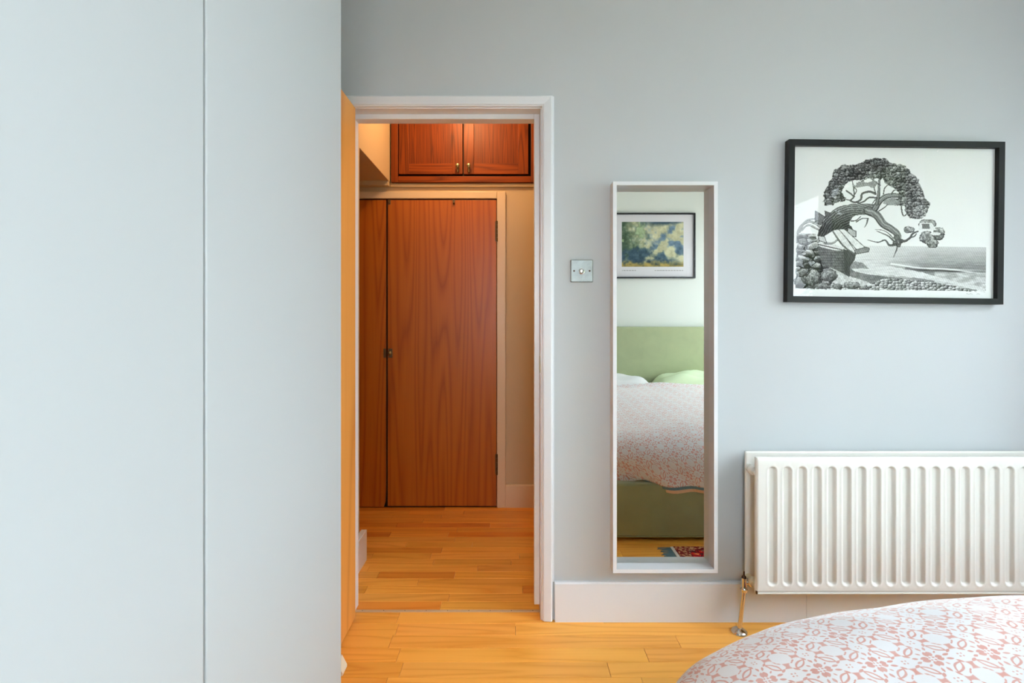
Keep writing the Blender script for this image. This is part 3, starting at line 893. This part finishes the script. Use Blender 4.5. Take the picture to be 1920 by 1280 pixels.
    for pts, a, b in br_: stroke(X, Y, G, pts, a, b, .30, .25)
    # crown
    crown = poly(X, Y, [(328, 500), (345, 430), (378, 345), (410, 275), (470, 238), (560, 235), (620, 205), (680, 188), (750, 192), (830, 228), (895, 245), (940, 290), (990, 345), (1020, 420), (1030, 460), (1062, 500), (1050, 560),
                        (1035, 595), (985, 612), (925, 612), (905, 560), (880, 520), (830, 520), (785, 500), (790, 470), (850, 470), (850, 430), (820, 400), (780, 380), (755, 365), (745, 330), (700, 330), (655, 330), (600, 355), (555, 345), (500, 352), (478, 390), (450, 430), (490, 470), (480, 492), (430, 495), (400, 525), (350, 522)], 11, 61, 24)
    Xw = X + 16 * (fbm(X, Y, 22, 81) - .5); Yw = Y + 16 * (fbm(X, Y, 22, 82) - .5)
    ox, oy, ed, cid = voro(Xw, Yw, 27, 19, 14); p2, q2, e3, c3 = voro(Xw, Yw, 10, 8, 15)
    cv = .47 + .24 * (cid - .5) - .34 * (oy + ox * .45) - .24 * (ed < .12) + .34 * (c3 - .5) - .16 * (e3 < .18) + .35 * (fbm(X, Y, 60, 83) - .5) + .12 * np.clip((X - 700) / 350, 0, 1)  # crown paler to the right: glass reflection put into the ink tone
    G[crown] = np.clip(cv, .13, .80)[crown]
    for (cx, cy, rx, ry) in [(600, 372, 55, 16), (670, 372, 34, 22), (800, 495, 60, 24), (560, 385, 30, 10)]:
        r = np.hypot((X - cx) / rx, (Y - cy) / ry) + (fbm(X, Y, 14, 8) - .5) * .9; i = r < 1; G[i] = (.60 + .22 * (fbm(X, Y, 8, 9) - .5))[i]
    # small canopies at the right
    for (cx, cy, rx, ry) in [(1048, 650, 62, 36), (925, 690, 40, 24), (1050, 745, 56, 44), (1125, 715, 44, 48), (1085, 785, 42, 32)]:
        r = np.hypot((X - cx) / rx, (Y - cy) / ry) + (fbm(X, Y, 18, int(cx)) - .5) * .5; i = r < 1
        v_ = .58 - .14 * (Y - cy) / ry + .70 * (fbm(X, Y, 12, 12) - .5) - .22 * (r > .86)
        G[i] = v_[i]
    i = poly(X, Y, [(995, 640), (1080, 640), (1112, 690), (985, 690)]); G[i] = .88
    i = poly(X, Y, [(1010, 646), (1062, 646), (1066, 680), (1014, 680)]); G[i] = .48
    i = np.hypot((X - 1105) / 36, (Y - 715) / 11) < 1; G[i] = .88
    # engraved line screen and ink grain
    ink = G < .93
    G = G + np.where(ink, (np.sin(Y * 1.9 + X * .4) * .03 + (rs.rand(*X.shape) - .5) * .06), (rs.rand(*X.shape) - .5) * .008)
    G = np.clip(np.where(G < .93, .5 + (G - .5) * 1.2 - .03, G), .06, .97)
    # faint pencil signature dashes under the image at right
    sg = (np.abs(Y - 1136 - 2 * np.sin(X / 4)) < 2) & (((X > 1320) & (X < 1365)) | ((X > 1392) & (X < 1415)))
    G[sg] = .80
    T = np.clip(1 - G, 0, 1)
    rgb = np.stack([G * .985, G + .008 * T, G + .012 * T], -1)
    return rgb
PCX, PCZ, PW, PH = 1.4640, 1.5345, .8230, .6200
def picture(name, label, cx, cz, W, H, face, y, outward, rgb, nx, ny, mat, tilt, inset=0):
    root = thing(name, label, 'picture', (cx, y, cz))
    s = -1 if outward < 0 else 1
    D = .030
    yb, yf = y + s * .001, y + s * D
    def ring(yy, ins):
        return [(cx - W / 2 + ins, yy, cz - H / 2 + ins), (cx + W / 2 - ins, yy, cz - H / 2 + ins), (cx + W / 2 - ins, yy, cz + H / 2 - ins), (cx - W / 2 + ins, yy, cz + H / 2 - ins)]
    bm = bmesh.new()
    R = [[bm.verts.new(p) for p in ring(*a)] for a in ((yb, 0), (yf, 0), (yf, face), (yb, face))]
    for a in range(4):
        for k in range(4):
            bm.faces.new((R[a][k], R[a][(k + 1) % 4], R[(a + 1) % 4][(k + 1) % 4], R[(a + 1) % 4][k]))
    obj('picture_frame', bm, 'frame_black', root, 0.0012)
    iw, ih = W - 2 * face, H - 2 * face
    boxo('backing_board', (cx - iw / 2 - .003, cx + iw / 2 + .003, min(yb, y + s * .012), max(yb, y + s * .012), cz - ih / 2 - .003, cz + ih / 2 + .003), 'mat', root)
    sheet('print', iw, ih, nx, ny, rgb, mat, root, cx, y + s * .0128, cz, flip=outward > 0)
    bm = bmesh.new()
    yy = y + s * .016
    vs = [bm.verts.new(p) for p in ((cx - iw / 2, yy, cz - ih / 2), (cx + iw / 2, yy, cz - ih / 2), (cx + iw / 2, yy, cz + ih / 2), (cx - iw / 2, yy, cz + ih / 2))]
    bm.faces.new(vs if s < 0 else vs[::-1])
    obj('glazing', bm, 'picglass', root)
    root.rotation_euler = (0, math.radians(tilt), 0)
    return root
E = etching()
picture('framed_etching', 'black framed etching of a windswept tree above the radiator', PCX, PCZ, PW, PH, .0225, -.001, -1, E, E.shape[1], E.shape[0], 'etching', .7)

def poster():
    nx, ny = 240, 186
    # x here runs as the mirror shows it; flipped below for the real wall
    X, Y = np.meshgrid(np.linspace(0, 156, nx), np.linspace(0, 120, ny))
    rgb = np.ones((ny, nx, 3)) * np.array([.93, .93, .95])
    px = (X > 19) & (X < 137) & (Y > 14) & (Y < 100)
    u, v = (X - 19) / 118, (Y - 14) / 86
    n1, n2, n3 = fbm(X, Y, 14, 91), fbm(X, Y, 6, 92), fbm(X, Y, 30, 93)
    cream = np.array([.80, .80, .66]); blue = np.array([.40, .50, .58]); green = np.array([.26, .36, .28]); teal = np.array([.22, .32, .38]); och = np.array([.62, .54, .28])
    c = cream[None, None] * np.ones_like(rgb)
    def mixc(c, col, k): k = np.clip(k, 0, 1)[..., None]; return c * (1 - k) + col * k
    c = mixc(c, blue, (n1 - .45) * 5 * np.clip(u * 1.2 + v * .3 - .1, 0, 1) + (n2 - .5))
    c = mixc(c, green, (1 - u * 2.6 + (n1 - .5) * 2.2) * 1.2)
    c = mixc(c, np.array([.66, .74, .58]), np.clip((n1 - .52) * 9, 0, 1) * (u < .38) * (v < .45))
    c = mixc(c, teal, (v - .62 + (n1 - .5) * .9) * 5 * (1.15 - u * .7))
    c = mixc(c, teal, (.13 - v + (n3 - .5) * .5) * 7 * (u > .3))
    c = mixc(c, och, (v - .86 + (n2 - .5) * .2) * 9)
    c = c + (n2 - .5)[..., None] * .26 + (rs.rand(ny, nx, 1) - .5) * .06
    rgb[px] = c[px]
    for a, b in ((20, 46), (82, 136)):
        m = (np.abs(Y - 107.5) < .8) & (X > a) & (X < b) & ((X % 5.3) > 1.2); rgb[m] = .66
    return rgb[:, ::-1]
Pp = poster()[:, ::-1]
picture('framed_poster', 'black framed blue-green painterly poster above the headboard, seen in the mirror', 1.357, 1.877, .816, .628, .013, YB + .001, 1, Pp, Pp.shape[1], Pp.shape[0], 'poster', 0)

# ------------------------------------------------------------------ radiator
rad = thing('radiator', 'white fluted double panel radiator under the framed etching', 'radiator', (1.4, 0, .17))
def panel(name, x0, x1, z0, z1, yf, th, flutes=True, x_first=None, pitch=.0536):
    """pressed steel sheet: stadium-shaped flutes recessed in the face, rolled edges"""
    if not flutes:
        return boxo(name, (x0, x1, yf, yf + th, z0, z1), 'rad', rad, 0.005)
    fz0, fz1, hw = .199, .632, .0168
    xs = [x0, x0 + .003]; x = x0 + .008
    while x < x1 - .004: xs.append(x); x += .0027
    xs += [x1 - .003, x1]
    zs = [z0, z0 + .004, z0 + .015] + list(np.linspace(fz0 - .003, fz0 + .022, 12)) + list(np.linspace(fz0 + .06, fz1 - .06, 6)) + list(np.linspace(fz1 - .022, fz1 + .003, 12)) + [z1 - .012, z1 - .004, z1]
    xs, zs = np.array(xs), np.array(zs)
    Xg, Zg = np.meshgrid(xs, zs)
    nfl = int((x1 - x_first - .02) / pitch) + 1
    k = np.clip(np.round((Xg - x_first) / pitch), 0, nfl - 1)
    dx = Xg - (x_first + k * pitch)
    dz = Zg - np.clip(Zg, fz0 + hw, fz1 - hw)
    r = np.hypot(dx, dz)
    t_ = np.clip((hw - r) / .0085, 0, 1); t_ = t_ * t_ * (3 - 2 * t_)
    lip = np.exp(-((r - hw - .002) / .0025) ** 2) * .0008
    Yg = yf + .0095 * t_ - lip
    ex = np.minimum(np.minimum(Xg - x0, x1 - Xg), np.minimum(Zg - z0, z1 - Zg))
    Yg = Yg + np.where(ex < .0001, .006, np.where(ex < .0045, .0015, 0))
    bm = bmesh.new()
    V = [[bm.verts.new((Xg[i, j], Yg[i, j], Zg[i, j])) for j in range(len(xs))] for i in range(len(zs))]
    for i in range(len(zs) - 1):
        for j in range(len(xs) - 1):
            bm.faces.new((V[i][j], V[i][j + 1], V[i + 1][j + 1], V[i + 1][j]))
    # returns to the back
    border = [V[0][j] for j in range(len(xs))] + [V[i][-1] for i in range(1, len(zs))] + [V[-1][j] for j in range(len(xs) - 2, -1, -1)] + [V[i][0] for i in range(len(zs) - 2, 0, -1)]
    back = [bm.verts.new((v.co.x, yf + th, v.co.z)) for v in border]
    n = len(border)
    for q in range(n): bm.faces.new((border[q], border[(q + 1) % n], back[(q + 1) % n], back[q]))
    bm.faces.new(back)
    o = obj(name, bm, 'rad', rad); smooth_by_angle(o, 50)
    return o
RX0, RX1 = .883, 1.945
panel('front_panel', RX0, RX1, .171, .664, -.1270, .013, True, RX0 + .0580)
panel('rear_panel', RX0, RX1, .171, .664, -.0450, .013, False)
# rolled bottom rail line of the front panel and chipped corner
boxo('bottom_seam', (RX0 + .004, RX1 - .004, -.1300, -.1262, .1715, .1765), 'rad', rad, 0.001)
boxo('paint_chip', (RX0 - .0006, RX0 + .004, -.1283, -.122, .171, .181), 'darkmetal', rad)
for x in (RX0 + .010, RX1 - .010):
    for z in (.605, .190):
        bm = bmesh.new(); tube(bm, (x, -.114, z), (x, -.045, z), .0135)
        ball(bm, (x, -.079, z), .019, (1, 1.1, 1))
        smooth_by_angle(obj('connecting_tee', bm, 'radyellow' if z < .3 else 'rad', rad), 50)
nco = 40
bm = bmesh.new()
for k in range(nco):
    x = RX0 + .05 + k * (RX1 - RX0 - .1) / (nco - 1)
    box(bm, x - .0006, x + .0006, -.1135, -.048, .215, .60)
obj('convector_fins', bm, 'radyellow', rad)['kind'] = 'stuff'
for x in (1.1, 1.7):
    boxo('bracket', (x - .015, x + .015, -.031, 0, .20, .60), 'rad', rad, 0.002)

vx, vy = .8625, -.076
val = thing('radiator_valve', 'chrome valve with pipe and floor collar at radiator lower left', 'valve', (.845, vy, 0))
bm = bmesh.new(); tube(bm, (.8445, vy, .002), (vx, vy, .165), .0080, seg=24); smooth_by_angle(obj('pipe', bm, 'chrome', val))
bm = bmesh.new(); lathe(bm, (.8445, vy, .0005), (0, 0, 1), [(0, .029), (.004, .029), (.010, .022), (.016, .011), (.017, .0085)], 32); smooth_by_angle(obj('floor_collar', bm, 'chrome', val), 60)
bm = bmesh.new(); lathe(bm, (vx, vy, .150), (0, 0, 1), [(0, .009), (.002, .0125), (.012, .0135), (.016, .0105), (.024, .0095), (.045, .0095), (.050, .0105), (.053, .0100)], 24); smooth_by_angle(obj('valve_body', bm, 'chrome', val), 40)
bm = bmesh.new(); lathe(bm, (vx, vy, .202), (0, 0, 1), [(0, .0085), (.006, .0075), (.010, .0035), (.024, .0028), (.025, .001)], 16); smooth_by_angle(obj('spindle', bm, 'darkmetal', val), 40)
bm = bmesh.new(); lathe(bm, (vx + .004, vy, .186), (1, 0, 0), [(0, .0075), (.008, .0085), (.010, .0135), (.016, .0165), (.022, .0150), (.025, .010)], 24); smooth_by_angle(obj('union_nut', bm, 'chrome', val), 45)

# ------------------------------------------------------------------ bed
BX0, BX1, BY0, BY1 = .52, 2.08, -2.77, -.69
bed = thing('bed', 'double bed with olive green velvet base and tall headboard', 'bed', (1.3, -1.7, 0))
boxo('bed_base', (BX0, BX1, BY0, BY1, .018, .300), 'velvet', bed, 0.012)
boxo('base_piping', (BX0 + .004, BX1 - .004, BY1 - .004, BY1 + .003, .020, .026), 'velvet', bed, 0.001)
for x in (BX0 + .1, BX1 - .1):
    for y in (BY0 + .1, BY1 - .1):
        bm = bmesh.new(); tube(bm, (x, y, 0), (x, y, .02), .02, .022); obj('bed_foot', bm, 'darkmetal', bed)
boxo('headboard', (BX0 - .03, BX1 + .03, YB + .002, BY0 - .001, .018, 1.098), 'velvet', bed, 0.014)
boxo('mattress', (BX0 + .09, BX1 - .09, BY0 + .005, BY1 - .16, .300, .430), 'sheet', bed, 0.04)

# duvet: a flat cloth mapped over the mattress so it domes, rolls over the edges and hangs
AX, AY, TOP, DROP = .964, .317, .557, .17
IX0, IX1, IY1 = .294 + AX, 2.25 - AX, -.655 - AY
def arc_table(A):
    """angle as a function of arc length along the quarter roll, so the print is not stretched"""
    th = np.linspace(0, math.pi / 2, 200)
    x = A * np.sin(th) ** .9; z = DROP * (1 - np.cos(th))
    s_ = np.concatenate([[0], np.cumsum(np.hypot(np.diff(x), np.diff(z)))])
    return s_[-1], s_ / s_[-1], th
LX_, TXs, TXt = arc_table(AX)
LY_, TYs, TYt = arc_table(AY)
LSX = np.interp(np.linspace(0, 1, 400), TXs, TXt); LSY = np.interp(np.linspace(0, 1, 400), TYs, TYt)
def duvet_point(p, q, off=0.0):
    cx = min(max(p, IX0), IX1); cy = min(q, IY1)
    ox_, oy_ = (p - cx) / LX_, (q - cy) / LY_
    n = math.hypot(ox_, oy_)
    puff = .007 * math.sin(p * 5.1 + 1) * math.sin(q * 4.3) + .004 * math.sin(p * 13 + q * 5) * math.sin(q * 11)
    puff += .0022 * math.sin(p * 31 + 4 * math.sin(q * 9)) * math.sin(q * 23 + 2)
    bk = .03 * max(0, min(1, (-1.1 - q) / .8))
    cr_ = 0.02 * math.exp(-((q + 2.40) / .05) ** 2)
    if n < 1e-6: return (cx, cy, TOP + puff + cr_ + bk + off)
    ux, uy = ox_ / n, oy_ / n
    k = int(min(n, 1.0) * 399)
    th_ = LSX[k] * ux * ux + LSY[k] * uy * uy
    r = math.sin(th_) ** .9
    z = TOP - DROP * (1 - math.cos(th_)) + puff * (1 - .5 * min(n, 1)) + cr_ + bk
    if n > 1:
        L_ = math.hypot(ux * LX_, uy * LY_)
        e = (n - 1) * L_
        z -= e
        fold = .010 * math.sin(p * 21 + 1.5 * math.sin(p * 7)) * min(1, e * 12)
        r = 1 + fold / AY + .03 * e / AY
    return (cx + ux * r * AX, cy + uy * r * AY, z + off)
# flat extents: the foot hem swings up and down a little as in the mirror
def hem(p):
    lo, hi = IY1, IY1 + LY_ + .30
    for _ in range(30):
        mid = (lo + hi) / 2
        x, y, z = duvet_point(p, mid)
        zt = .290 + .004 * math.sin(x * 9.0) - .008 * math.exp(-((x - .84) / .08) ** 2) + .020 * math.exp(-((x - .70) / .06) ** 2)
        if z > zt: lo = mid
        else: hi = mid
    return lo
nu, nv = 260, 260
P0, P1, Q0 = IX0 - LX_ - .12, IX1 + LX_ + .08, -2.46
bm = bmesh.new()
uvl = bm.loops.layers.uv.new('UVMap')
grid = []; uvs = {}
for i in range(nu + 1):
    row = []
    p = P0 + (P1 - P0) * i / nu
    for j in range(nv + 1):
        q = Q0 + (hem(p) - Q0) * j / nv
        v = bm.verts.new(duvet_point(p, q)); uvs[v] = (p, q); row.append(v)
    grid.append(row)
for i in range(nu):
    for j in range(nv):
        f = bm.faces.new((grid[i][j], grid[i + 1][j], grid[i + 1][j + 1], grid[i][j + 1]))
        for l in f.loops: l[uvl].uv = uvs[l.vert]
bmesh.ops.recalc_face_normals(bm, faces=bm.faces[:])
me = bpy.data.meshes.new('duvet')
bmesh.ops.translate(bm, verts=bm.verts[:], vec=(-1.3, 1.5, 0))
bm.to_mesh(me); bm.free(); me.shade_smooth(); me.materials.append(M['duvet'])
duv = bpy.data.objects.new('duvet', me); C.objects.link(duv); duv.location = (1.3, -1.5, 0); LOC['duvet'] = Vector((1.3, -1.5, 0))
sol = duv.modifiers.new('thickness', 'SOLIDIFY'); sol.thickness = .008; sol.offset = -1
tag(duv, 'white duvet with a pink lace-like print draped over the green bed', 'duvet')
def lining(name, d0, d1, mat, inset, xa, xb):
    bm = bmesh.new(); n = 60; rows = []
    for i in range(n + 1):
        p = xa + (xb - xa) * i / n
        k = min(1, (p - xa) / .12)
        rows.append([bm.verts.new(Vector(duvet_point(p, hem(p) + d0 * k - .03 * (1 - k))) + Vector((0, -inset, 0))), bm.verts.new(Vector(duvet_point(p, hem(p) + d1 * k - .03 * (1 - k))) + Vector((0, -inset, 0)))])
    for a, b in zip(rows, rows[1:]): bm.faces.new((a[0], b[0], b[1], a[1]))
    o = obj(name, bm, mat, duv)
    s_ = o.modifiers.new('thickness', 'SOLIDIFY'); s_.thickness = .004; s_.offset = 0
    return o
lining('lining', -.03, .014, 'teal', .006, .50, 1.9)['label'] = 'blue-grey lining edge'
lining('lining', -.03, .030, 'peach', .012, .56, 1.9)['label'] = 'peach lining edge'

def pillow(name, cx, cy, cz, w, d, h, mat, label, rz=0):
    bm = bmesh.new()
    n = 26
    top, bot = [], []
    for i in range(n + 1):
        a, b = [], []
        for j in range(n + 1):
            u, v_ = -1 + 2 * i / n, -1 + 2 * j / n
            t_ = max(0, (1 - abs(u) ** 3.2)) ** .55 * max(0, (1 - abs(v_) ** 3.2)) ** .55
            pin = 1 - .06 * (abs(u) * abs(v_)) ** 2
            wob = .10 * math.sin(u * 7 + v_ * 3 + cx * 9) + .08 * math.sin(v_ * 9 - u * 4)
            x, y = u * w / 2 * pin, v_ * d / 2 * pin
            a.append(bm.verts.new((x, y, h * .5 * t_ * (1 + wob)))); b.append(bm.verts.new((x, y, -h * .5 * t_)) if 0 < i < n and 0 < j < n else a[-1])
        top.append(a); bot.append(b)
    for i in range(n):
        for j in range(n):
            bm.faces.new((top[i][j], top[i + 1][j], top[i + 1][j + 1], top[i][j + 1]))
            try: bm.faces.new((bot[i][j + 1], bot[i + 1][j + 1], bot[i + 1][j], bot[i][j]))
            except ValueError: pass
    bmesh.ops.transform(bm, verts=bm.verts[:], matrix=Matrix.Translation((cx, cy, cz)) @ Matrix.Rotation(rz, 4, 'Z'))
    o = obj(name, bm, mat, None, smooth=True, origin=(cx, cy, cz - h / 2))
    tag(o, label, 'pillow')
pillow('pillow', .94, -2.585, .562, .62, .33, .19, 'sheet', 'white pillow against the green headboard, nearer the wardrobe side')
pillow('pillow', 1.66, -2.585, .577, .72, .33, .22, 'pillow_green', 'pale green pillow against the green headboard, under the poster')

# ------------------------------------------------------------------ rug at the bed foot
rug = thing('rug', 'red patterned rug with blue and white fringe at the bed foot, seen in the mirror', 'rug', (1.4, -.46, 0))
boxo('rug_field', (.885, 2.04, -.565, -.375, .001, .009), 'rug', rug, 0.002)
bm = bmesh.new(); box(bm, .820, .885, -.610, -.330, .001, .0085); box(bm, .885, 2.04, -.610, -.565, .001, .0085); box(bm, .885, 2.04, -.375, -.330, .001, .0085); box(bm, 2.04, 2.10, -.610, -.330, .001, .0085)
obj('rug_border', bm, 'rugborder', rug)
boxo('selvedge', (.805, .820, -.610, -.330, .001, .0075), 'sheet', rug)
bm = bmesh.new()
r3 = random.Random(3)
for k in range(64):
    y = -.608 + k * .0043; tube(bm, (.806, y, .004), (.745 + r3.uniform(-.012, .012), y + r3.uniform(-.008, .004), .003), .0016, .0012, 5)
fr_ = obj('fringe', bm, 'teal', rug); fr_['kind'] = 'stuff'

# ------------------------------------------------------------------ outside the window
struct(boxo('ground', (-30, 30, -30, 20, -.9, -.85), 'paving'), 'pale paved yard outside the bedroom window', 'ground')
def tree(cx, cy, h, r, n, seed, label):
    root = thing('tree', label, 'tree', (cx, cy, -.86))
    rr = random.Random(seed)
    bm = bmesh.new(); tube(bm, (cx, cy, -.86), (cx + .1, cy, h * .55), .16, .09, 12)
    for k in range(7):
        a = k * 2.4; tube(bm, (cx + .08, cy, h * (.25 + .04 * k)), (cx + math.cos(a) * r * .6, cy + math.sin(a) * r * .6, h * (.5 + .05 * k)), .05, .02, 8)
    obj('trunk', bm, 'bark', root)
    bm = bmesh.new()
    for k in range(n):
        a, b, q = rr.uniform(0, 6.283), math.acos(rr.uniform(-1, 1)), r * rr.uniform(.35, 1) ** .6
        c = Vector((cx + q * math.sin(b) * math.cos(a), cy + q * math.sin(b) * math.sin(a), h * .62 + q * .95 * math.cos(b)))
        s_ = rr.uniform(.05, .10)
        e1 = Vector((rr.uniform(-1, 1), rr.uniform(-1, 1), rr.uniform(-1, 1))).normalized(); e2 = e1.orthogonal().normalized()
        vs = [bm.verts.new(c + e1 * s_), bm.verts.new(c + e2 * s_ * .45), bm.verts.new(c - e1 * s_), bm.verts.new(c - e2 * s_ * .45)]
        bm.faces.new(vs)
    f = obj('foliage', bm, 'leaf', root); f['kind'] = 'stuff'
tree(5.6, -4.3, 3.0, 1.7, 12000, 1, 'bushy green tree in the yard, the nearer one to the house')
tree(9.4, -8.8, 4.6, 2.1, 12000, 2, 'leafy green tree in the yard, farther from the house')
